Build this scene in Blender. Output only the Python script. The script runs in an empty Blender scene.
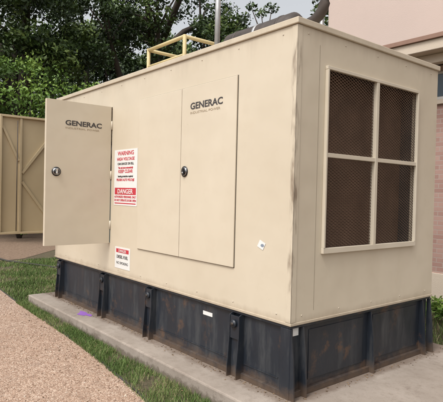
import bpy, bmesh, math, random
import numpy as np
from mathutils import Vector, Matrix
random.seed(7); rng=np.random.default_rng(7)
S=bpy.context.scene; COL=bpy.context.collection
L,W,H,ZB=4.7144,2.0968,2.9,0.577
ZD0,ZD1=0.93,2.572
GZ=-0.13

# ------------------------------------------------------------ materials
def newmat(name):
    m=bpy.data.materials.new(name); m.use_nodes=True
    nt=m.node_tree; b=nt.nodes["Principled BSDF"]; return m,nt,b
def ramp(nt,src,stops,interp='LINEAR'):
    r=nt.nodes.new("ShaderNodeValToRGB"); r.color_ramp.interpolation=interp
    e=r.color_ramp.elements
    while len(e)<len(stops): e.new(0.5)
    for i,(p,c) in enumerate(stops):
        e[i].position=p
        if isinstance(c,(int,float)): c=(c,c,c)
        e[i].color=(*c,1)
    nt.links.new(src,r.inputs[0]); return r.outputs[0]
def coords(nt,scale=(1,1,1)):
    tc=nt.nodes.new("ShaderNodeTexCoord"); mp=nt.nodes.new("ShaderNodeMapping")
    mp.inputs["Scale"].default_value=scale
    nt.links.new(tc.outputs["Object"],mp.inputs[0]); return mp.outputs[0]
def noise(nt,vec,scale,detail=4,rough=.55):
    n=nt.nodes.new("ShaderNodeTexNoise"); n.inputs["Scale"].default_value=scale
    n.inputs["Detail"].default_value=detail; n.inputs["Roughness"].default_value=rough
    nt.links.new(vec,n.inputs["Vector"]); return n.outputs["Fac"]
def mix(nt,fac,a,b,mode='MIX'):
    m=nt.nodes.new("ShaderNodeMix"); m.data_type='RGBA'; m.blend_type=mode
    def put(i,v):
        if isinstance(v,bpy.types.NodeSocket): nt.links.new(v,m.inputs[i])
        elif isinstance(v,(int,float)): m.inputs[i].default_value=v
        else: m.inputs[i].default_value=(*v,1)
    put(0,fac); put(6,a); put(7,b); return m.outputs[2]
def mth(nt,op,a,b=0.0,clamp=False):
    m=nt.nodes.new("ShaderNodeMath"); m.operation=op; m.use_clamp=clamp
    for i,v in enumerate((a,b)):
        if isinstance(v,bpy.types.NodeSocket): nt.links.new(v,m.inputs[i])
        else: m.inputs[i].default_value=v
    return m.outputs[0]
def bump(nt,b,h,strength,dist):
    n=nt.nodes.new("ShaderNodeBump"); n.inputs["Strength"].default_value=strength; n.inputs["Distance"].default_value=dist
    nt.links.new(h,n.inputs["Height"]); nt.links.new(n.outputs[0],b.inputs["Normal"])
def simple(name,col,rough=.6,metal=0.0,var=.15,vs=8):
    m,nt,b=newmat(name); v=coords(nt); n=noise(nt,v,vs,2)
    c=mix(nt,n,tuple(x*(1-var) for x in col),tuple(min(1,x*(1+var)) for x in col))
    nt.links.new(c,b.inputs["Base Color"]); b.inputs["Roughness"].default_value=rough; b.inputs["Metallic"].default_value=metal
    return m

def paint(name,base,rust_corner=False):
    m,nt,b=newmat(name); v=coords(nt)
    big=noise(nt,v,.9,4,.6); fine=noise(nt,v,30,5,.7); mid=noise(nt,v,4.5,5,.7)
    c=mix(nt,ramp(nt,big,[(.3,0),(.7,1)]),tuple(x*y for x,y in zip(base,(.93,.915,.89))),tuple(x*1.03 for x in base))
    c=mix(nt,mth(nt,'MULTIPLY',ramp(nt,mid,[(.52,0),(.75,1)]),.16),c,tuple(x*y for x,y in zip(base,(.78,.72,.64))))
    c=mix(nt,mth(nt,'MULTIPLY',ramp(nt,fine,[(.6,0),(.8,1)]),.10),c,(.2,.15,.1))
    vo=nt.nodes.new("ShaderNodeTexVoronoi"); vo.inputs["Scale"].default_value=7; nt.links.new(v,vo.inputs["Vector"])
    sp=ramp(nt,vo.outputs["Distance"],[(.02,1),(.045,0)])
    sel=ramp(nt,noise(nt,v,2.3,2),[(.56,0),(.60,1)])
    c=mix(nt,mth(nt,'MULTIPLY',mth(nt,'MULTIPLY',sp,sel),.5),c,(.16,.09,.05))
    if rust_corner:
        tc=nt.nodes.new("ShaderNodeTexCoord"); sx=nt.nodes.new("ShaderNodeSeparateXYZ"); nt.links.new(tc.outputs["Object"],sx.inputs[0])
        d=mth(nt,'ADD',mth(nt,'ABSOLUTE',sx.outputs[0]),mth(nt,'ABSOLUTE',sx.outputs[1]))
        wig=mth(nt,'MULTIPLY',noise(nt,coords(nt,(20,20,3)),1.0,5,.7),.10)
        msk=ramp(nt,mth(nt,'SUBTRACT',wig,d),[(.0,0),(.022,1)])
        r2=ramp(nt,noise(nt,coords(nt,(9,9,2.2)),1.0,4,.6),[(.48,0),(.62,1)])
        c=mix(nt,mth(nt,'MULTIPLY',mth(nt,'MULTIPLY',msk,r2),.75),c,(.15,.10,.065))
        zz=mth(nt,'SUBTRACT',sx.outputs[2],ZB)
        g=ramp(nt,mth(nt,'SUBTRACT',mth(nt,'MULTIPLY',noise(nt,coords(nt,(7,7,2)),1.0,5,.7),.12),zz),[(.0,0),(.07,1)])
        c=mix(nt,mth(nt,'MULTIPLY',g,.45),c,(.24,.17,.11))
        zt=mth(nt,'SUBTRACT',2.85,sx.outputs[2])
        g=ramp(nt,mth(nt,'SUBTRACT',mth(nt,'MULTIPLY',noise(nt,coords(nt,(11,11,.6)),1.0,5,.7),.5),zt),[(.14,0),(.34,1)])
        c=mix(nt,mth(nt,'MULTIPLY',g,.22),c,(.25,.19,.13))
    nt.links.new(c,b.inputs["Base Color"])
    nt.links.new(ramp(nt,mid,[(.3,.36),(.7,.56)]),b.inputs["Roughness"])
    bump(nt,b,mth(nt,'ADD',noise(nt,v,1.6,2),mth(nt,'MULTIPLY',fine,.02)),.45,.035)
    return m
CREAM=(.575,.508,.400)
M_cream=paint("cream_paint",CREAM,True)
M_door=paint("cream_paint_door",(.585,.518,.410))
M_trim=paint("cream_trim",(.59,.53,.43))
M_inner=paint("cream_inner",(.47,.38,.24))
M_gasket=simple("dark_gasket",(.09,.075,.055),.8)
M_seam=simple("panel_seam_sealant",(.30,.255,.19),.8)
M_black=simple("black_plastic",(.015,.015,.017),.35)
M_chrome=simple("chrome",(.6,.6,.6),.25,1.0)
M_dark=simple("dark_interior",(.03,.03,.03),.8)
M_white=simple("sign_white",(.70,.70,.68),.45,0,.06,14)
M_red=simple("sign_red",(.48,.03,.05),.45,0,.15,30)
M_ink=simple("logo_ink",(.05,.045,.045),.5)
M_goldink=simple("logo_orange",(.36,.29,.20),.5)
M_blue=simple("label_blue",(.20,.24,.30),.5)
M_yellow=paint("yellow_pipe_paint",(.53,.43,.22))
M_galv=simple("galvanised",(.36,.36,.36),.5,.6,.3,10)
M_muff=simple("muffler_steel",(.065,.052,.045),.65,.3,.6,10)
M_engine=simple("engine_green",(.08,.09,.08),.5)

def tankmat():
    m,nt,b=newmat("tank_navy_steel"); v=coords(nt)
    n1=noise(nt,v,2.0,4); n2=noise(nt,coords(nt,(5,5,1.0)),1.5,6,.7); n3=noise(nt,v,5,6,.75); n4=noise(nt,v,1.3,2)
    c=mix(nt,n1,(.009,.012,.018),(.020,.026,.036))
    c=mix(nt,mth(nt,'MULTIPLY',ramp(nt,n2,[(.50,0),(.72,1)]),.5),c,(.085,.085,.083))
    rsel=mth(nt,'MULTIPLY',ramp(nt,n3,[(.56,0),(.66,1)]),ramp(nt,n4,[(.42,0),(.62,1)]))
    c=mix(nt,mth(nt,'MULTIPLY',rsel,.75),c,(.11,.060,.034))
    tc=nt.nodes.new("ShaderNodeTexCoord"); sx=nt.nodes.new("ShaderNodeSeparateXYZ"); nt.links.new(tc.outputs["Object"],sx.inputs[0])
    g=ramp(nt,mth(nt,'SUBTRACT',mth(nt,'MULTIPLY',noise(nt,v,6,6,.75),.20),sx.outputs[2]),[(-.01,0),(.09,1)])
    c=mix(nt,mth(nt,'MULTIPLY',g,.75),c,(.12,.078,.05))
    nt.links.new(c,b.inputs["Base Color"])
    nt.links.new(ramp(nt,n2,[(.3,.28),(.7,.7)]),b.inputs["Roughness"])
    bump(nt,b,n3,.3,.01); return m
M_tank=tankmat()

def concrete():
    m,nt,b=newmat("slab_concrete"); v=coords(nt)
    n1=noise(nt,v,1.4,5,.6); n2=noise(nt,v,14,6,.7); n3=noise(nt,v,90,3,.7)
    c=mix(nt,ramp(nt,n1,[(.3,0),(.7,1)]),(.235,.195,.16),(.36,.31,.265))
    c=mix(nt,mth(nt,'MULTIPLY',ramp(nt,n2,[(.5,0),(.7,1)]),.5),c,(.18,.145,.115))
    c=mix(nt,mth(nt,'MULTIPLY',ramp(nt,n3,[(.55,0),(.75,1)]),.5),c,(.11,.09,.07))
    c=mix(nt,mth(nt,'MULTIPLY',ramp(nt,noise(nt,v,3.2,6,.75),[(.55,0),(.68,1)]),.5),c,(.15,.115,.09))
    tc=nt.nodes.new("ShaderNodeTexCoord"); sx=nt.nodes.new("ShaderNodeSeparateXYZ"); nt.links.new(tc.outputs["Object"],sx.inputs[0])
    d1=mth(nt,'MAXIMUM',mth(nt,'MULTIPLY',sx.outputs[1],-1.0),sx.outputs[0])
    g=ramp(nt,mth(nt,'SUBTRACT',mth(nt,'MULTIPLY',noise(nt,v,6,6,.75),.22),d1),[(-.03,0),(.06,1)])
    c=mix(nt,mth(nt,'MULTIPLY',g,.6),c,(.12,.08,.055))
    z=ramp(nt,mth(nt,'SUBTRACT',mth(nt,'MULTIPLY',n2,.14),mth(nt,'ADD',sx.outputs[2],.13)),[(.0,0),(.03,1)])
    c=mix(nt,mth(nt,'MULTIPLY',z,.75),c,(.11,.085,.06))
    nt.links.new(c,b.inputs["Base Color"]); b.inputs["Roughness"].default_value=.9
    bump(nt,b,mth(nt,'ADD',n2,mth(nt,'MULTIPLY',n3,.5)),.5,.006); return m
M_conc=concrete()
def gravel():
    m,nt,b=newmat("gravel_path"); v=coords(nt)
    vo=nt.nodes.new("ShaderNodeTexVoronoi"); vo.inputs["Scale"].default_value=75; nt.links.new(v,vo.inputs["Vector"])
    hs=nt.nodes.new("ShaderNodeSeparateColor"); nt.links.new(vo.outputs["Color"],hs.inputs[0])
    c=ramp(nt,hs.outputs[0],[(0,(.24,.15,.105)),(.35,(.35,.235,.17)),(.7,(.43,.31,.235)),(1,(.56,.44,.35))])
    n1=noise(nt,v,1.1,5,.6); n2=noise(nt,v,6,5,.7)
    c=mix(nt,mth(nt,'MULTIPLY',ramp(nt,n1,[(.35,0),(.7,1)]),.55),c,(.34,.22,.15))
    c=mix(nt,mth(nt,'MULTIPLY',ramp(nt,n2,[(.52,0),(.72,1)]),.5),c,(.19,.125,.09))
    nt.links.new(c,b.inputs["Base Color"]); b.inputs["Roughness"].default_value=.95
    bump(nt,b,mth(nt,'SUBTRACT',mth(nt,'MULTIPLY',n2,.8),vo.outputs["Distance"]),.7,.014); return m
M_gravel=gravel()
def attrmat(name,stops,rough=.8):
    m,nt,b=newmat(name)
    a=nt.nodes.new("ShaderNodeAttribute"); a.attribute_name="tint"
    c=ramp(nt,a.outputs["Fac"],stops)
    nt.links.new(c,b.inputs["Base Color"]); b.inputs["Roughness"].default_value=rough
    b.inputs["Specular IOR Level"].default_value=.3
    return m
M_grassb=attrmat("grass_blades",[(.0,(.05,.085,.02)),(.4,(.10,.165,.04)),(.7,(.16,.225,.065)),(.88,(.32,.28,.15)),(1,(.36,.28,.17))],.7)
M_stone=attrmat("gravel_stones",[(.0,(.20,.13,.09)),(.4,(.34,.24,.175)),(.8,(.46,.35,.275)),(1,(.58,.50,.42))],.9)
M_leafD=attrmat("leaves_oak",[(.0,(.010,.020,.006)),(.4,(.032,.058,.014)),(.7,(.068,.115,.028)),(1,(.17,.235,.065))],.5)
M_leafL=attrmat("leaves_shrub",[(.0,(.03,.06,.012)),(.4,(.08,.15,.028)),(.7,(.145,.25,.045)),(1,(.25,.36,.08))],.5)
M_litter=attrmat("leaf_litter_mat",[(.0,(.06,.035,.02)),(.5,(.14,.09,.05)),(1,(.28,.19,.11))],.9)
M_bark=simple("bark",(.055,.043,.034),.95,0,.5,14)
def lawn():
    m,nt,b=newmat("ground_soil"); v=coords(nt)
    n1=noise(nt,v,.6,4); n2=noise(nt,v,30,6,.8)
    c=ramp(nt,n2,[(.3,(.045,.045,.02)),(.5,(.12,.10,.055)),(.65,(.20,.155,.10)),(.8,(.10,.13,.04))]); c=mix(nt,ramp(nt,n1,[(.45,0),(.65,.6)]),c,(.13,.095,.062))
    nt.links.new(c,b.inputs["Base Color"]); b.inputs["Roughness"].default_value=1
    bump(nt,b,n2,.9,.04); return m
M_lawn=lawn()
def mulch():
    m,nt,b=newmat("mulch"); v=coords(nt)
    n2=noise(nt,v,18,6,.8); n1=noise(nt,v,1.5,4)
    c=ramp(nt,n2,[(.3,(.10,.06,.04)),(.5,(.23,.155,.105)),(.7,(.38,.28,.20))]); c=mix(nt,mth(nt,'MULTIPLY',n1,.5),c,(.24,.16,.105))
    nt.links.new(c,b.inputs["Base Color"]); b.inputs["Roughness"].default_value=1
    bump(nt,b,n2,.8,.04); return m
M_mulch=mulch()
def stucco(name,col):
    m,nt,b=newmat(name); v=coords(nt)
    n1=noise(nt,v,.7,4); n2=noise(nt,v,60,4,.7)
    c=mix(nt,n1,tuple(x*.90 for x in col),tuple(x*1.07 for x in col)); c=mix(nt,mth(nt,'MULTIPLY',n2,.18),c,tuple(x*.6 for x in col))
    nt.links.new(c,b.inputs["Base Color"]); b.inputs["Roughness"].default_value=.9
    bump(nt,b,n2,.5,.008); return m
M_st1=stucco("stucco_pink",(.55,.445,.395)); M_st2=stucco("stucco_rose",(.48,.36,.31)); M_fasc=stucco("fascia_cream",(.56,.475,.385))
def brick():
    m,nt,b=newmat("rose_brick")
    tc=nt.nodes.new("ShaderNodeTexCoord"); sx=nt.nodes.new("ShaderNodeSeparateXYZ"); cb=nt.nodes.new("ShaderNodeCombineXYZ")
    nt.links.new(tc.outputs["Object"],sx.inputs[0]); nt.links.new(mth(nt,'ADD',sx.outputs[0],sx.outputs[1]),cb.inputs[0]); nt.links.new(sx.outputs[2],cb.inputs[1])
    br=nt.nodes.new("ShaderNodeTexBrick"); nt.links.new(cb.outputs[0],br.inputs["Vector"])
    br.inputs["Color1"].default_value=(.30,.175,.145,1); br.inputs["Color2"].default_value=(.38,.245,.205,1); br.inputs["Mortar"].default_value=(.36,.29,.25,1)
    br.inputs["Scale"].default_value=1; br.inputs["Brick Width"].default_value=.21; br.inputs["Row Height"].default_value=.075; br.inputs["Mortar Size"].default_value=.006
    nt.links.new(br.outputs["Color"],b.inputs["Base Color"]); b.inputs["Roughness"].default_value=.9
    bump(nt,b,mth(nt,'SUBTRACT',1.0,br.outputs["Fac"]),.5,.006); return m
M_brick=brick()
M_browntrim=simple("brown_trim",(.24,.14,.10),.6)
M_glass=simple("window_glass",(.03,.05,.07),.08)
M_wframe=simple("window_frame",(.52,.50,.47),.5)
def radiator():
    m,nt,b=newmat("radiator_core"); v=coords(nt,(1,1,1))
    w=nt.nodes.new("ShaderNodeTexWave"); w.bands_direction='Z'; w.inputs["Scale"].default_value=22; w.inputs["Distortion"].default_value=.6
    nt.links.new(v,w.inputs["Vector"])
    n=noise(nt,v,3,5,.7); c=mix(nt,w.outputs["Fac"],(.05,.027,.017),(.17,.098,.062)); c=mix(nt,mth(nt,'MULTIPLY',ramp(nt,n,[(.4,0),(.7,1)]),.6),c,(.07,.045,.03))
    nt.links.new(c,b.inputs["Base Color"]); b.inputs["Roughness"].default_value=.8; return m
M_rad=radiator()
M_mesh=simple("expanded_metal",(.155,.10,.07),.65,.1,.6,5)
M_purple=simple("purple_paint",(.24,.10,.40),.8,0,.3,30)
M_hose=simple("black_edging",(.04,.036,.03),.8)

# ------------------------------------------------------------ helpers
def empty(name,loc=(0,0,0)):
    e=bpy.data.objects.new(name,None); e.location=loc; e.empty_display_size=.2; COL.objects.link(e); return e
def reg(ob,mat,parent):
    if mat: ob.data.materials.append(mat)
    COL.objects.link(ob)
    if parent:
        ob.parent=parent; ob.matrix_parent_inverse=Matrix.Translation(parent.location).inverted()
    return ob
def meshobj(name,v,f,mat,parent=None,smooth=False,attr=None):
    me=bpy.data.meshes.new(name); me.from_pydata([tuple(x) for x in v],[],[tuple(x) for x in f]); me.update()
    if smooth: me.polygons.foreach_set("use_smooth",[True]*len(me.polygons))
    if attr is not None:
        a=me.attributes.new("tint",'FLOAT','FACE'); a.data.foreach_set("value",np.asarray(attr,dtype=np.float32))
    return reg(bpy.data.objects.new(name,me),mat,parent)
def box(name,a,b,mat,parent=None,bev=0.0):
    x0,y0,z0=[min(p,q) for p,q in zip(a,b)]; x1,y1,z1=[max(p,q) for p,q in zip(a,b)]
    bm=bmesh.new(); bmesh.ops.create_cube(bm,size=1)
    for v in bm.verts: v.co=Vector(((x0+x1)/2+v.co.x*(x1-x0),(y0+y1)/2+v.co.y*(y1-y0),(z0+z1)/2+v.co.z*(z1-z0)))
    if bev>0: bmesh.ops.bevel(bm,geom=bm.edges[:],offset=bev,segments=2,affect='EDGES',profile=.5)
    me=bpy.data.meshes.new(name); bm.to_mesh(me); bm.free()
    return reg(bpy.data.objects.new(name,me),mat,parent)
def tube(name,pts,r,mat,parent=None,seg=12,caps=True):
    pts=[Vector(p) for p in pts]
    if not hasattr(r,'__len__'): r=[r]*len(pts)
    V=[];F=[]
    for i,p in enumerate(pts):
        d=(pts[min(i+1,len(pts)-1)]-pts[max(i-1,0)]).normalized()
        a=d.cross(Vector((0,0,1)));
        if a.length<.1: a=d.cross(Vector((0,1,0)))
        a.normalize(); b2=d.cross(a)
        for k in range(seg):
            t=2*math.pi*k/seg; V.append(p+(a*math.cos(t)+b2*math.sin(t))*r[i])
    for i in range(len(pts)-1):
        for k in range(seg):
            F.append((i*seg+k,i*seg+(k+1)%seg,(i+1)*seg+(k+1)%seg,(i+1)*seg+k))
    if caps: F.append(tuple(range(seg-1,-1,-1))); F.append(tuple((len(pts)-1)*seg+k for k in range(seg)))
    return meshobj(name,V,F,mat,parent,True)
def text(name,s,size,loc,axis,mat,parent,align='LEFT',ext=.0008,sx=1.0,shear=0,bold=0.0):
    cu=bpy.data.curves.new(name,'FONT'); cu.body=s; cu.size=size; cu.extrude=ext; cu.align_x=align; cu.shear=shear; cu.offset=bold
    cu.resolution_u=3
    ob=bpy.data.objects.new(name,cu); cu.materials.append(mat)
    ob.rotation_euler=(math.pi/2,0,0) if axis=='F' else (math.pi/2,0,math.pi/2)
    ob.scale=(sx,1,1); ob.location=loc; COL.objects.link(ob); ob.parent=parent
    ob.matrix_parent_inverse=Matrix.Translation(parent.location).inverted()
    return ob

# ------------------------------------------------------------ generator enclosure
G=empty("diesel_generator")
T=.04
def wallF(n,x0,x1,z0,z1): box("front_wall_"+n,(x0,0,z0),(x1,T,z1),M_cream,G,.002)
XO0,XO1=-4.61,-2.971
wallF("left",-L,XO0,ZB,2.85); wallF("above",XO0,XO1,ZD1,2.85); wallF("below",XO0,XO1,ZB,ZD0); wallF("main",XO1,-.001,ZB,2.85)
box("end_wall_lower",(-T,T+.001,ZB),(0,W,1.12),M_cream,G,.0)
box("end_wall_upper",(-T,T+.001,2.58),(0,W,2.85),M_cream,G,.0)
box("end_wall_near",(-T,T+.001,1.12),(0,.34,2.58),M_cream,G,.0)
box("end_wall_far",(-T,1.70,1.12),(0,W,2.58),M_cream,G,.0)
box("back_wall",(-L,W-T+.001,ZB),(-T-.001,W,2.849),M_cream,G)
box("far_end_wall",(-L,T+.001,ZB),(-L+T,W-T,2.849),M_cream,G)
box("enclosure_floor",(-L+T,T,ZB),(-T,W-T,ZB+.05),M_dark,G)
box("roof",(-L-.018,-.018,2.852),(.018,W+.018,2.90),M_cream,G,.006)
box("roof_deck",(-L+.1,.1,2.90),(-.1,W-.1,2.925),M_cream,G,.005)
box("drip_lip",(-L-.006,-.006,ZB-.012),(.006,W+.006,ZB+.010),M_cream,G,.003)
box("corner_post_front",(-.055,-.004,ZB+.013),(.004,-.0003,2.848),M_cream,G,.0015)
box("corner_post_end",(.0003,-.004,ZB+.013),(.004,.05,2.848),M_cream,G,.0015)
box("end_seam_near",(.0002,.257,.66),(.0014,.261,2.74),M_seam,G)
box("bay_back",(-4.6,1.0,ZB+.06),(-2.98,1.04,2.8),M_dark,G)
box("bay_side",(-2.93,T+.002,ZB+.06),(-2.90,1.0,2.8),M_dark,G)
box("engine_block",(-4.3,.35,.8),(-3.2,.9,1.7),M_engine,G,.03)
for k in range(5): tube("engine_pipe_%d"%k,[(-4.2+.2*k,.3,1.75),(-4.2+.2*k,.3,2.1),(-4.1+.2*k,.7,2.3)],.035,M_muff,G)
def closed_door(n,x0,x1):
    box("door_"+n,(x0,-.016,ZD0),(x1,-.0021,ZD1),M_door,G,.004)
box("door_gasket",(-2.307,-.002,ZD0-.005),(-.662,-.0002,ZD1+.005),M_gasket,G)
closed_door("right",-1.483,-.667); closed_door("left",-2.301,-1.490)
def latch(p,axis,n):
    e=G
    def bx(nm,u0,u1,w0,w1,z0,z1,m,b=.004):
        if axis=='F': box(nm+n,(p[0]+u0,p[1]-w0,p[2]+z0),(p[0]+u1,p[1]-w1,p[2]+z1),m,e,b)
        else: box(nm+n,(p[0]+w0,p[1]+u0,p[2]+z0),(p[0]+w1,p[1]+u1,p[2]+z1),m,e,b)
    def cyl(nm,r,w0,w1,dz,m):
        if axis=='F': tube(nm+n,[(p[0],p[1]-w0,p[2]+dz),(p[0],p[1]-w1,p[2]+dz)],r,m,e,24)
        else: tube(nm+n,[(p[0]+w0,p[1],p[2]+dz),(p[0]+w1,p[1],p[2]+dz)],r,m,e,24)
    cyl("latch_rose_",.052,0,.008,0,M_black)
    cyl("latch_ring_",.040,.008,.012,0,M_chrome)
    cyl("latch_cup_",.035,.012,.0135,0,M_black)
    bx("latch_paddle_",-.014,.014,.0135,.028,-.034,.034,M_black if axis=='F' else M_chrome,.006)
    cyl("latch_key_",.010,.028,.034,-.014,M_chrome)
latch((-1.41,-.016,1.765),'F',"closed")
def logo(x,y,z,axis,w,n):
    sz=w*.175
    if axis=='F': o=lambda du,dz:(x+du,y,z+dz)
    else: o=lambda du,dz:(x,y+du,z+dz)
    text("logo_text_"+n,"GENERAC",sz,o(0,0),axis,M_ink,G,sx=1.27,bold=.0022)
    text("logo_sub_"+n,"INDUSTRIAL POWER",sz*.36,o(0,-sz*.52),axis,M_goldink,G,sx=1.58)
logo(-1.34,-.0172,2.355,'F',.49,"closed")
hx=XO1
box("open_door_skin",(hx-.004,-.80,ZD0),(hx,-.012,ZD1),M_door,G,.001)
for nm,a,b in [("top",(hx-.045,-.80,ZD1-.003),(hx-.004,-.012,ZD1)),("bottom",(hx-.045,-.80,ZD0),(hx-.004,-.012,ZD0+.003)),
               ("outer",(hx-.045,-.80,ZD0+.003),(hx-.004,-.797,ZD1-.003)),("inner",(hx-.045,-.015,ZD0+.003),(hx-.004,-.012,ZD1-.003))]:
    box("open_door_flange_"+nm,a,b,M_door,G)
latch((hx,-.68,1.765),'E',"open")
logo(hx+.0012,-.585,2.30,'E',.45,"open")
for z in (1.15,1.75,2.35): tube("door_hinge_%d"%(z*100),[(hx+.006,-.008,z-.05),(hx+.006,-.008,z+.05)],.009,M_trim,G,8)
fx=XO0
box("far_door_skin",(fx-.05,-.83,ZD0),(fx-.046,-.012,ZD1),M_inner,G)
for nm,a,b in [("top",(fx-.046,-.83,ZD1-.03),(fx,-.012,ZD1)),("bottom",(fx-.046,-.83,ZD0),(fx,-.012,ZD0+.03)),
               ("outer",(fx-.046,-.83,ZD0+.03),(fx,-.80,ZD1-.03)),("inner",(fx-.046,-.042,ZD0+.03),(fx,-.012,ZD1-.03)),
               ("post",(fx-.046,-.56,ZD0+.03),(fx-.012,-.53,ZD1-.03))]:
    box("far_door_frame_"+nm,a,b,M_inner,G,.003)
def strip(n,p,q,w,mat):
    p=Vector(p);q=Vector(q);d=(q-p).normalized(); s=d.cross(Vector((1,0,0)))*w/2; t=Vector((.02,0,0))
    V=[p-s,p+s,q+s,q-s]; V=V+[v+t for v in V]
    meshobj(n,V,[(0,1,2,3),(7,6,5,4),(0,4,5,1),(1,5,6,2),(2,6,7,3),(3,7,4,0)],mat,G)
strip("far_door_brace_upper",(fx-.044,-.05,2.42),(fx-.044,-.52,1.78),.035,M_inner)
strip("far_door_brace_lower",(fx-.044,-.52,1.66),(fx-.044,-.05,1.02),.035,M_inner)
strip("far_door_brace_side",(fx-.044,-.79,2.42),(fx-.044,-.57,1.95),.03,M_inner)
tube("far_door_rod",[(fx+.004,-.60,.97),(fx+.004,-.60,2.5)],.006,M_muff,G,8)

# vent grille ------------------------------------------------
gy0,gy1,gz0,gz1=.34,1.70,1.12,2.58
box("radiator_core",(-.20,gy0-.05,gz0-.05),(-.16,gy1+.05,gz1+.05),M_rad,G)
for nm,a,b in [("l",(-.16,gy0-.03,gz0-.05),(-T-.001,gy0-.0,gz1+.05)),("r",(-.16,gy1,gz0-.05),(-T-.001,gy1+.03,gz1+.05)),
               ("b",(-.16,gy0,gz0-.05),(-T-.001,gy1,gz0-.01)),("t",(-.16,gy0,gz1+.01),(-T-.001,gy1,gz1+.05))]:
    box("vent_duct_"+nm,a,b,M_dark,G)
box("vent_frame_bottom",(.0005,gy0-.01,gz0-.02),(.028,gy1+.01,gz0+.025),M_trim,G,.003)
box("vent_frame_top",(.0005,gy0-.01,gz1-.015),(.028,gy1+.01,gz1+.012),M_trim,G,.003)
box("vent_frame_near",(.0005,gy0-.008,gz0+.025),(.030,gy0+.012,gz1-.015),M_trim,G,.003)
box("vent_frame_far",(.0005,gy1-.012,gz0+.025),(.030,gy1+.008,gz1-.015),M_trim,G,.003)
box("vent_mullion",(-.02,1.008,gz0+.025),(.026,1.048,gz1-.015),M_trim,G,.003)
box("vent_transom_near",(-.02,gy0+.012,1.870),(.024,1.008,1.905),M_trim,G,.003)
box("vent_transom_far",(-.02,1.048,1.870),(.024,gy1-.012,1.905),M_trim,G,.003)
V=[];F=[]
dz=.026; dy=.050
def quadstrand(p,q,w=.0052):
    d=np.array(q)-np.array(p); d/=np.linalg.norm(d); s=np.array([-d[1],d[0]])*w/2
    b=len(V)
    for (yy,zz),sg,xx in ((p,-1,.004),(p,1,.0075),(q,1,.0075),(q,-1,.004)):
        V.append((xx-.012,yy+sg*s[0],zz+sg*s[1]))
    F.append((b,b+1,b+2,b+3))
nrow=int((gz1-gz0)/dz); ncol=int((gy1-gy0)/dy)
for r in range(nrow):
    for c in range(ncol+1):
        y=gy0+c*dy; z=gz0+r*dz
        y1=min(y+dy/2,gy1); y2=min(y+dy,gy1)
        if y1>y: quadstrand((y,z),(y1,z+dz/2)); quadstrand((y,z+dz),(y1,z+dz/2))
        if y2>y1: quadstrand((y1,z+dz/2),(y2,z)); quadstrand((y1,z+dz/2),(y2,z+dz))
meshobj("vent_expanded_metal",V,F,M_mesh,G)
k=0
for x in np.arange(-.15,-L,-.52):
    tube("screw_%d"%k,[(x,-.0002,2.80),(x,-.004,2.80)],.006,M_trim,G,8); k+=1
    tube("screw_%d"%k,[(x,-.0002,.635),(x,-.004,.635)],.006,M_trim,G,8); k+=1
for y in np.arange(.12,W,.46):
    for z in (.635,2.80):
        tube("screw_%d"%k,[(.0002,y,z),(.004,y,z)],.006,M_trim,G,8); k+=1

# signs ------------------------------------
def sign_plate(n,x0,x1,z0,z1,m,y=-.0035,t=.003): box(n,(x0,y,z0),(x1,y+t,z1),m,G,0)
sx0,sx1,sz0,sz1=-2.885,-2.345,1.395,2.045; sc=(sx0+sx1)/2
sign_plate("warning_sign_plate",sx0,sx1,sz0,sz1,M_white)
rows=[("WARNING",.066,M_red,1.2),("HIGH VOLTAGE",.050,M_red,1.15),("CAN SHOCK OR KILL",.036,M_ink,1.1),("This unit starts automatically",.030,M_red,1.0),
      ("KEEP CLEAR",.052,M_red,1.2),("hearing protection required",.030,M_ink,1.05),("PELIGRO ALTO VOLTAJE",.038,M_red,1.0)]
z=sz1-.065
for i,(s,sz,m,w_) in enumerate(rows):
    text("warning_text_%d"%i,s,sz,(sc,-.0045,z),'F',m,G,'CENTER',bold=.0012,sx=w_); z-=(sz+(rows[i+1][1] if i+1<len(rows) else 0))*.36+.020
sign_plate("warning_band",sx0+.02,sx1-.02,sz0+.125,sz0+.205,M_red,-.0045,.0009)
text("warning_band_text","DANGER",.075,(sc,-.0058,sz0+.138),'F',M_white,G,'CENTER',bold=.001,sx=1.2)
sign_plate("warning_band_low",sx0+.02,sx1-.02,sz0+.018,sz0+.030,M_red,-.0045,.0009)
for i in range(2):
    text("warning_small_%d"%i,["AUTHORIZED PERSONNEL ONLY","DO NOT OPERATE DOORS OPEN"][i],.034,(sc,-.0045,sz0+.088-.040*i),'F',M_red,G,'CENTER',bold=.001)
sign_plate("danger_plate",-2.83,-2.47,.655,.905,M_white)
sign_plate("danger_head",-2.80,-2.50,.840,.885,M_red,-.0045,.0009)
text("danger_text","DANGER",.045,(-2.65,-.0058,.847),'F',M_white,G,'CENTER')
text("danger_l1","DIESEL FUEL",.050,(-2.65,-.0045,.775),'F',M_ink,G,'CENTER',bold=.001)
text("danger_l2","NO SMOKING",.044,(-2.65,-.0045,.705),'F',M_ink,G,'CENTER')
c=Vector((-.335,-.0035,1.155)); a=math.radians(20)
meshobj("hazard_sticker",[(c.x+.052*math.cos(a+q*math.pi/2),c.y,c.z+.044*math.sin(a+q*math.pi/2)) for q in range(4)],[(0,1,2,3)],M_white,G)
meshobj("hazard_sticker_mark",[(c.x+.012+.020*math.cos(q*math.pi/6),c.y-.001,c.z-.004+.013*math.sin(q*math.pi/6)) for q in range(12)],[tuple(range(12))],M_blue,G)

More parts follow.
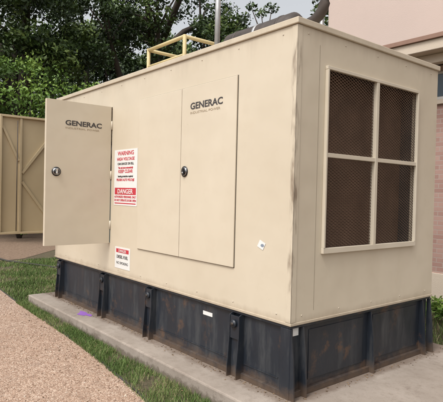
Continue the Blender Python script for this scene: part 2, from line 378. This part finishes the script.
# base tank ---------------------------------------------------
i=.035
box("tank_body",(-L+i+.02,i,.0),(-i,W-i,ZB-.013),M_tank,G,.004)
box("tank_top_flange",(-L+.01,.006,ZB-.035),(-.006,W-.006,ZB-.0125),M_tank,G,.003)
box("tank_base_rail",(-L+.01,.004,.001),(-.02,i-.001,.05),M_tank,G,.003)
box("tank_base_rail_end",(-i+.001,.05,.001),(-.004,W-.05,.05),M_tank,G,.003)
def gus_front(n,x,w=.12,proud=.05):
    for s in (-1,1):
        xx=x+s*w/2; t=.005
        P=[(i-.001,.0),( -proud,.0),(-proud,.06),(-.026,.36),(-.026,ZB-.05),(.0,ZB-.036),(i-.001,ZB-.036)]
        n_=len(P)
        V=[(xx-t,a,b) for a,b in P]+[(xx+t,a,b) for a,b in P]
        F=[tuple(range(n_)),tuple(range(2*n_-1,n_-1,-1))]+[(k,(k+1)%n_,(k+1)%n_+n_,k+n_) for k in range(n_)]
        meshobj("tank_gusset_%s_%d"%(n,s),V,F,M_tank,G)
    box("tank_bracket_face_"+n,(x-w/2+.006,-.022,.33),(x+w/2-.006,-.014,ZB-.05),M_tank,G,.002)
    box("tank_bracket_web_"+n,(x-w/2+.006,-.004,.0),(x+w/2-.006,.003,.329),M_tank,G,.002)
    tube("tank_boss_"+n,[(x,-.022,.46),(x,-.044,.46)],.034,M_tank,G,16)
    tube("tank_bolt_"+n,[(x,-.044,.46),(x,-.052,.46)],.014,M_muff,G,6)
for n,x in (("a",-.62),("b",-2.02),("c",-3.12),("d",-4.5)): gus_front(n,x)
box("corner_leg_near",(-.105,.002,.0),(-.004,.034,ZB-.036),M_tank,G,.003)
def gus_end(n,y):
    t=.006; P=[(-i+.001,0),(.045,0),(.03,.30),(.0,ZB-.036),(-i+.001,ZB-.036)]
    V=[(a,y-t,b) for a,b in P]+[(a,y+t,b) for a,b in P]
    F=[tuple(range(5)),tuple(range(9,4,-1))]+[(k,(k+1)%5,(k+1)%5+5,k+5) for k in range(5)]
    meshobj("end_gusset_"+n,V,F,M_tank,G)
for n,y in (("a",.012),("b",.15),("c",1.05),("d",1.93),("e",2.075)): gus_end(n,y)
box("end_panel_plate",(-i+.0005,.25,.10),(-i+.006,.97,.50),M_tank,G,.002)
box("end_panel_plate2",(-i+.0005,1.12,.10),(-i+.006,1.86,.50),M_tank,G,.002)
box("tank_label_end",(-i+.001,.06,.475),(-.030,.125,.535),M_white,G)
box("tank_label_front",(-1.13,i-.004,.43),(-.99,i-.001,.465),M_white,G)
for k,(x0,x1) in enumerate([(-.55,-.15),(-1.9,-.72),(-3.0,-2.12),(-4.4,-3.22)]):
    box("tank_weld_seam_%d"%k,(x0,i-.006,.12),(x1,i-.001,.128),M_tank,G)

# rooftop ----------------------
tube("exhaust_stack",[(-1.98,.80,2.92),(-1.98,.80,4.3)],.032,M_galv,G,16)
tube("exhaust_clamp",[(-1.98,.80,3.2),(-1.98,.80,3.26)],.042,M_galv,G,16)
tube("muffler",[(-1.80,.85,3.20),(-1.75,.85,3.20),(-.80,.85,3.20),(-.75,.85,3.20)],[.10,.15,.15,.10],M_muff,G,24)
for k,x in enumerate((-1.6,-1.28,-.95)): tube("muffler_band_%d"%k,[(x-.015,.85,3.20),(x+.015,.85,3.20)],.156,M_galv if k==1 else M_muff,G,24)
tube("muffler_inlet",[(-1.25,.85,2.92),(-1.25,.85,3.1)],.07,M_muff,G,16)
tube("muffler_tail",[(-.77,.85,3.20),(-.66,.85,3.20),(-.58,.85,3.215),(-.52,.85,3.245),(-.48,.85,3.29),(-.455,.85,3.35),(-.45,.85,3.42)],.05,M_muff,G,16)
YF=empty("yellow_pipe_railing")
A=[(-3.75,.95),(-2.85,.95),(-2.85,1.9),(-3.75,1.9)]
for k,(x,y) in enumerate(A):
    tube("post_%d"%k,[(x,y,2.925),(x,y,3.62)],.026,M_yellow,YF)
    tube("foot_%d"%k,[(x,y,2.926),(x,y,2.94)],.06,M_yellow,YF)
    x2,y2=A[(k+1)%4]
    tube("top_rail_%d"%k,[(x,y,3.60),(x2,y2,3.60)],.025,M_yellow,YF)
    tube("mid_rail_%d"%k,[(x,y,3.36),(x2,y2,3.36)],.021,M_yellow,YF)

# ------------------------------------------------------------ ground
def sheet(name,pts,z,mat):
    return meshobj(name,[(x,y,z) for x,y in pts],[tuple(range(len(pts)))],mat)
sheet("ground",[(-400,-400),(400,-400),(400,400),(-400,400)],GZ,M_lawn)
edge=[(-40,-.15),(-20,-.10),(-12,-.10),(-9,-.15),(-7.5,-.24),(-6.38,-.34),(-5.4,-.41),(-4.5,-.45),(-3.5,-.49),(-2.5,-.54),(-1.6,-.63),(-.82,-.73),(0,-.9),(1.0,-1.2),(2.5,-1.7),(6,-2.6),(14,-4)]
def smoothpts(P,n=8):
    out=[]
    for k in range(len(P)-1):
        p0=P[max(k-1,0)];p1=P[k];p2=P[k+1];p3=P[min(k+2,len(P)-1)]
        for t in np.linspace(0,1,n,endpoint=False):
            out.append(tuple(.5*((2*p1[a])+(-p0[a]+p2[a])*t+(2*p0[a]-5*p1[a]+4*p2[a]-p3[a])*t*t+(-p0[a]+3*p1[a]-3*p2[a]+p3[a])*t**3) for a in (0,1)))
    out.append(P[-1]); return out
E=smoothpts(edge); ex=np.array([e[0] for e in E]); ey=np.array([e[1] for e in E])
sheet("gravel_path",E+[(14,-14),(-40,-14)],GZ+.004,M_gravel)
tube("lawn_edging",[(x,y+.01+.006*math.sin(x*5),GZ+.004+.006*math.sin(x*3.3)) for x,y in E if -30<x<6],.010,M_hose,None,6)
mul=[(-9.6,.55),(-9.8,1.2),(-11.3,2.6),(-9,4.2),(-7,5.5),(-12,16),(-40,16),(-40,1.2),(-14,.7)]
sheet("mulch_bed",mul,GZ+.006,M_mulch)
box("concrete_slab",(-4.93,-.31,GZ-.05),(1.6,2.42,0),M_conc,None,.014)
tube("garden_hose",[(-14,.35,GZ+.02),(-11,.55,GZ+.03),(-9.4,.7,GZ+.03),(-8.2,1.2,GZ+.02),(-7,1.5,GZ+.03),(-5.6,1.9,GZ+.02)],.022,M_hose,None,8)
sp=[]
for k in range(28):
    t=2*math.pi*k/28; rr=.10*(1+.3*math.sin(3*t)+.12*math.sin(7*t+1)); sp.append((-3.38+1.4*rr*math.cos(t),-.13+.6*rr*math.sin(t)))
sheet("purple_paint_mark",sp,.003,M_purple)

def blades(name,n,fn,h0,h1,w,mat):
    V=[];F=[];A=[]
    c=0
    while c<n:
        p=fn()
        if p is None: continue
        x,y=p; h=random.uniform(h0,h1); a=random.uniform(0,6.283); l=random.uniform(.1,.9)*h; b=random.uniform(0,6.283)
        dx,dy=math.cos(a)*w/2,math.sin(a)*w/2; ox,oy=math.cos(b)*l,math.sin(b)*l
        k=len(V)
        V+= [(x-dx,y-dy,GZ),(x+dx,y+dy,GZ),(x+ox*.4+dx*.6,y+oy*.4+dy*.6,GZ+h*.6),(x+ox*.4-dx*.6,y+oy*.4-dy*.6,GZ+h*.6),(x+ox,y+oy,GZ+h)]
        F+=[(k,k+1,k+2,k+3),(k+3,k+2,k+4)]; t=min(1,max(0,.27+.25*(math.sin(x*2.3+y*5)+math.sin(x*5.1-y*2))*.5+random.gauss(.18,.24))); A+=[t,t]; c+=1
    return meshobj(name,V,F,mat,None,False,A)
def patch(x,y,thr):
    return math.sin(x*3.1+y*7)+math.sin(x*7.7-y*3)+.7*math.sin(x*17+y*13)+random.uniform(-1.6,1.2)<thr
def inlawn():
    x=-5.06+random.random()*7
    e=np.interp(x,ex,ey); 
    if e>-.32: return None
    y=random.uniform(e-.02,-.315)
    if patch(x,y,-1.3): return None
    return (x,y)
def inlawn2():
    x=random.uniform(-13,-4.94); y=random.uniform(-.4,2.4)
    e=np.interp(x,ex,ey)
    if y<e+.01: return None
    if x<-9.5 and y>.55: return None
    if patch(x*.6,y*.6,-1.2): return None
    return (x,y)
def inlawn3():
    return (random.uniform(-3,3.5),random.uniform(2.45,4.9))
g1=blades("grass",20000,inlawn,.02,.06,.005,M_grassb)
g2=blades("grass",30000,inlawn2,.025,.065,.009,M_grassb)
g3=blades("grass",9000,inlawn3,.04,.16,.010,M_grassb)
bpy.ops.object.select_all(action='DESELECT')
for o in (g1,g2,g3): o.select_set(True)
bpy.context.view_layer.objects.active=g1; bpy.ops.object.join()

def scatter(name,n,fn,r0,r1,mat,flat=.6):
    V=[];F=[];A=[]
    base=[(1,0,0),(-.5,.86,0),(-.5,-.86,0),(.1,0,1),(-.1,.1,-1)]
    fs=[(0,1,3),(1,2,3),(2,0,3),(1,0,4),(2,1,4),(0,2,4)]
    c=0
    while c<n:
        p=fn()
        if p is None: continue
        r=random.uniform(r0,r1)*random.uniform(.6,1.2); a=random.uniform(0,6.283); k=len(V)
        for b in base:
            bx=b[0]*r*random.uniform(.7,1.2); by=b[1]*r*random.uniform(.7,1.2)
            V.append((p[0]+bx*math.cos(a)-by*math.sin(a),p[1]+bx*math.sin(a)+by*math.cos(a),p[2]+b[2]*r*flat))
        F+=[tuple(k+q for q in f) for f in fs]; A+=[random.random()]*6; c+=1
    return meshobj(name,V,F,mat,None,False,A)
def onpath():
    x=random.uniform(-8,1.5)
    if random.random()<.5: x=random.uniform(-3.5,1.2)
    y=np.interp(x,ex,ey)-random.random()**1.2*4-.02
    return (x,y,GZ+.006)
scatter("gravel_stones",24000,onpath,.004,.011,M_stone)
def onslab():
    u=random.random()
    if u<.40:
        x=random.uniform(-4.85,.2); y=-abs(random.gauss(0,.05))+.01
        if y<-.28: return None
    elif u<.5:
        y=random.uniform(-.2,2.3); x=abs(random.gauss(0,.05))+.01
    elif u<.8:
        return (random.uniform(-6,1),random.uniform(-.85,-.33),GZ+.03)
    else:
        x=random.uniform(-6,.8); return (x,float(np.interp(x,ex,ey))-abs(random.gauss(0,.35))-.02,GZ+.01)
    return (x,y,.003)
scatter("leaf_litter",1000,onslab,.004,.013,M_litter,.3)

# ------------------------------------------------------------ vegetation
def leafcloud(centers,radii,n_per,size,tints):
    Vs=[];Ts=[]
    for c,r,t in zip(centers,radii,tints):
        n=int(n_per*(r/0.6)**1.6)
        d=rng.normal(size=(n,3)); d/=np.linalg.norm(d,axis=1)[:,None]
        rad=r*rng.random(n)**.5
        P=np.array(c)+d*rad[:,None]*np.array([1,1,.7])
        a=rng.normal(size=(n,3)); a/=np.linalg.norm(a,axis=1)[:,None]
        b=np.cross(a,rng.normal(size=(n,3))); b/=np.linalg.norm(b,axis=1)[:,None]
        s=size*rng.uniform(.6,1.3,n)[:,None]
        q=np.stack([P-a*s,P+b*s*.5,P+a*s,P-b*s*.5],1)
        Vs.append(q.reshape(-1,3))
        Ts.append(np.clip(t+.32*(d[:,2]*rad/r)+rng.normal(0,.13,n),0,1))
    return np.concatenate(Vs),np.concatenate(Ts)
def cloudmesh(name,V,T,mat,parent):
    n=len(V)//4
    me=bpy.data.meshes.new(name); me.vertices.add(len(V)); me.vertices.foreach_set("co",V.astype(np.float32).ravel())
    me.loops.add(n*4); me.loops.foreach_set("vertex_index",np.arange(n*4,dtype=np.int32))
    me.polygons.add(n); me.polygons.foreach_set("loop_start",np.arange(0,n*4,4,dtype=np.int32)); me.polygons.foreach_set("loop_total",np.full(n,4,dtype=np.int32))
    me.update(calc_edges=True)
    a=me.attributes.new("tint",'FLOAT','FACE'); a.data.foreach_set("value",T.astype(np.float32))
    return reg(bpy.data.objects.new(name,me),mat,parent)
def tree(name,x,y,h,cr,trunk,mat,nclump=60,leaf=.09,n_per=150,tr=.22):
    P=empty(name,(x,y,GZ)); R=random.Random(int(x*100+y*10))
    lean=(R.uniform(-1,1),R.uniform(-1,1))
    pts=[(x+lean[0]*t+.2*math.sin(5*t+x),y+lean[1]*t+.2*math.cos(4*t+y),GZ+trunk*1.5*t) for t in np.linspace(0,1,8)]
    tube("trunk",pts,[tr*(1.25-.75*t) for t in np.linspace(0,1,8)],M_bark,P,10)
    C=[];Rd=[];Ti=[];tips=[];ends=[]
    for k in range(11):
        a=k*2.4+R.uniform(-.4,.4); s=Vector(pts[R.randint(3,7)]); l=cr*R.uniform(.45,1.0)
        e=Vector((x+math.cos(a)*l,y+math.sin(a)*l,GZ+trunk+(h-trunk)*R.uniform(.05,.85)))
        m=(s+e)/2+Vector((R.uniform(-.5,.5),R.uniform(-.5,.5),R.uniform(-.1,.6)))
        m2=(m+e)/2+Vector((R.uniform(-.3,.3),R.uniform(-.3,.3),.2))
        tube("limb_%d"%k,[s,m,m2,e],[tr*.55,tr*.4,tr*.24,tr*.1],M_bark,P,7); tips+= [m2,e,e]; ends.append(e)
        for j in range(3):
            f=e+Vector((R.uniform(-1,1),R.uniform(-1,1),R.uniform(-.5,.9)))*cr*.35
            tube("twig_%d_%d"%(k,j),[m2,(m2+f)/2+Vector((0,0,.15)),f],[tr*.2,tr*.13,tr*.05],M_bark,P,5); tips.append(f); ends.append(f)
    for k in range(nclump):
        c=R.choice(tips)+Vector((R.gauss(0,.6),R.gauss(0,.6),R.gauss(0,.45)))
        C.append(c); Rd.append(R.uniform(.28,.75)*cr/3.2); Ti.append(R.choice([.15,.3,.45,.6,.78]))
    for e in ends:
        C.append(e); Rd.append(R.uniform(.3,.5)); Ti.append(R.uniform(.2,.7))
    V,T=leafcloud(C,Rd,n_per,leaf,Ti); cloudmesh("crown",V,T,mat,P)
def shrub(name,x,y,rx,h,mat,n=40,leaf=.07,n_per=170):
    P=empty(name,(x,y,GZ)); R=random.Random(int(x*77+y*31))
    for k in range(6):
        a=R.uniform(0,6.28); tube("stem_%d"%k,[(x,y,GZ),(x+math.cos(a)*rx*.3,y+math.sin(a)*rx*.3,GZ+h*.4),(x+math.cos(a)*rx*.6,y+math.sin(a)*rx*.6,GZ+h*.75)],[.08,.05,.02],M_bark,P,6)
    C=[];Rd=[];Ti=[]
    for k in range(n):
        a=R.uniform(0,6.283); u=R.uniform(-.9,1); rr=math.sqrt(max(0,1-u*u))*R.uniform(.6,1.05)
        C.append((x+math.cos(a)*rr*rx,y+math.sin(a)*rr*rx,GZ+h*.5+u*h*.46)); Rd.append(R.uniform(.3,.7)); Ti.append(R.uniform(.15,.85))
    V,T=leafcloud(C,Rd,n_per,leaf,Ti); cloudmesh("foliage",V,T,mat,P)
shrub("bright_green_shrub",-14.9,2.7,2.4,6.2,M_leafL,85,.06,200)
shrub("bright_green_shrub",-13.6,5.0,1.9,5.4,M_leafL,60,.06,200)
shrub("bright_green_shrub",-18.0,-.6,2.2,6.2,M_leafL,50)
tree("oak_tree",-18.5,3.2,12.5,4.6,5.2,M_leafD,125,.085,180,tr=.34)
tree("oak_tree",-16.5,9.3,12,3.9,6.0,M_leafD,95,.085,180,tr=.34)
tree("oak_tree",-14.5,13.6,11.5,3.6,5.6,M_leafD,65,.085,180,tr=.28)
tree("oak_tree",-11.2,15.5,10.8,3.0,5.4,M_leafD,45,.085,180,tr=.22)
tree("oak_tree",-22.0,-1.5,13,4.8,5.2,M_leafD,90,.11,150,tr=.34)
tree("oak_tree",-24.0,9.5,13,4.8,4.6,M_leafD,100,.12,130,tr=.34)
C=[];Rd=[];Ti=[]
for k in range(330):
    a=math.radians(random.uniform(95,200)); D=random.uniform(30,36)
    C.append((2.6+D*math.cos(a),-2.8+D*math.sin(a),GZ+random.uniform(0,11 if a>math.radians(138) else 8.2))); Rd.append(random.uniform(1.0,1.9)); Ti.append(random.uniform(.1,.55))
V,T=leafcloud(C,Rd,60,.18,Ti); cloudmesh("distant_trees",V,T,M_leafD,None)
for (x,y) in ((-.6,3.6),(.3,3.5)):
    P=empty("low_plant",(x,y,GZ)); C=[(x+random.uniform(-.35,.35),y+random.uniform(-.3,.3),GZ+random.uniform(.08,.3)) for _ in range(9)]
    V,T=leafcloud(C,[.18]*9,700,.035,[random.uniform(.3,.8) for _ in range(9)]); cloudmesh("foliage",V,T,M_leafL,P)

# ------------------------------------------------------------ building
B=empty("stucco_building",(0,6,GZ))
box("upper_wall",(-4.6,6.0,GZ),(9,14,9),M_st1,B)
box("lower_wall",(-1.9,5.1,GZ),(9,5.999,3.72),M_st2,B)
box("brick_wainscot",(-1.91,5.06,.351),(9.01,5.0995,3.08),M_brick,B)
box("canopy_slab",(-2.25,4.42,3.80),(9.2,5.998,3.96),M_fasc,B,.01)
box("canopy_drip",(-2.29,4.38,3.96),(9.2,5.998,4.03),M_browntrim,B,.005)
box("canopy_beam",(-2.1,4.65,3.66),(9.2,4.80,3.799),M_fasc,B,.01)
box("window_frame",(-1.68,5.05,3.16),(.2,5.099,3.62),M_wframe,B,.01)
box("window_glass",(-1.63,5.043,3.21),(.15,5.049,3.57),M_glass,B)
box("window_mullion",(-.75,5.03,3.21),(-.7,5.042,3.57),M_wframe,B)
box("window_sill",(-1.93,5.0,3.082),(9.03,5.0985,3.155),M_fasc,B,.006)
box("plinth",(-1.95,5.03,GZ),(9.05,5.0998,.35),M_fasc,B,.004)
tube("downspout",[(-4.72,5.92,GZ),(-4.72,5.92,8.9)],.05,M_galv,B,10)

# ------------------------------------------------------------ light, sky, camera
w=bpy.data.worlds.new("World"); S.world=w; w.use_nodes=True; nt=w.node_tree
bg=nt.nodes["Background"]; sky=nt.nodes.new("ShaderNodeTexSky"); sky.sky_type='NISHITA'; sky.sun_disc=False
EL,AZ=math.radians(56),math.radians(168)
sky.sun_elevation=EL; sky.sun_rotation=AZ; sky.dust_density=6; sky.air_density=1.3
hs=nt.nodes.new("ShaderNodeHueSaturation"); hs.inputs["Saturation"].default_value=.18; hs.inputs["Value"].default_value=1.42
nt.links.new(sky.outputs[0],hs.inputs["Color"]); nt.links.new(hs.outputs[0],bg.inputs[0]); bg.inputs[1].default_value=.15
sl=bpy.data.lights.new("sun",'SUN'); sl.energy=1.3; sl.angle=math.radians(16); sl.color=(1,.96,.90)
so=bpy.data.objects.new("sun",sl); COL.objects.link(so)
d=Vector((math.sin(AZ)*math.cos(EL),math.cos(AZ)*math.cos(EL),math.sin(EL)))
so.rotation_euler=d.to_track_quat('Z','Y').to_euler()

cam=bpy.data.cameras.new("camera"); co=bpy.data.objects.new("camera",cam); COL.objects.link(co)
yaw,pit,rol=.8836,-.0157,.0233
F_=np.array([-math.sin(yaw)*math.cos(pit),math.cos(yaw)*math.cos(pit),math.sin(pit)])
R_=np.array([math.cos(yaw),math.sin(yaw),0]); U_=np.cross(R_,F_); R2=R_*math.cos(rol)+U_*math.sin(rol); U2=np.cross(R2,F_)
M=Matrix(((R2[0],U2[0],-F_[0],2.589),(R2[1],U2[1],-F_[1],-2.8289),(R2[2],U2[2],-F_[2],1.565),(0,0,0,1)))
co.matrix_world=M; cam.sensor_width=36; cam.lens=503.23/443*36; cam.clip_end=2000; cam.clip_start=.05
S.camera=co
S.view_settings.view_transform='Standard'; S.view_settings.look='None'; S.view_settings.exposure=0
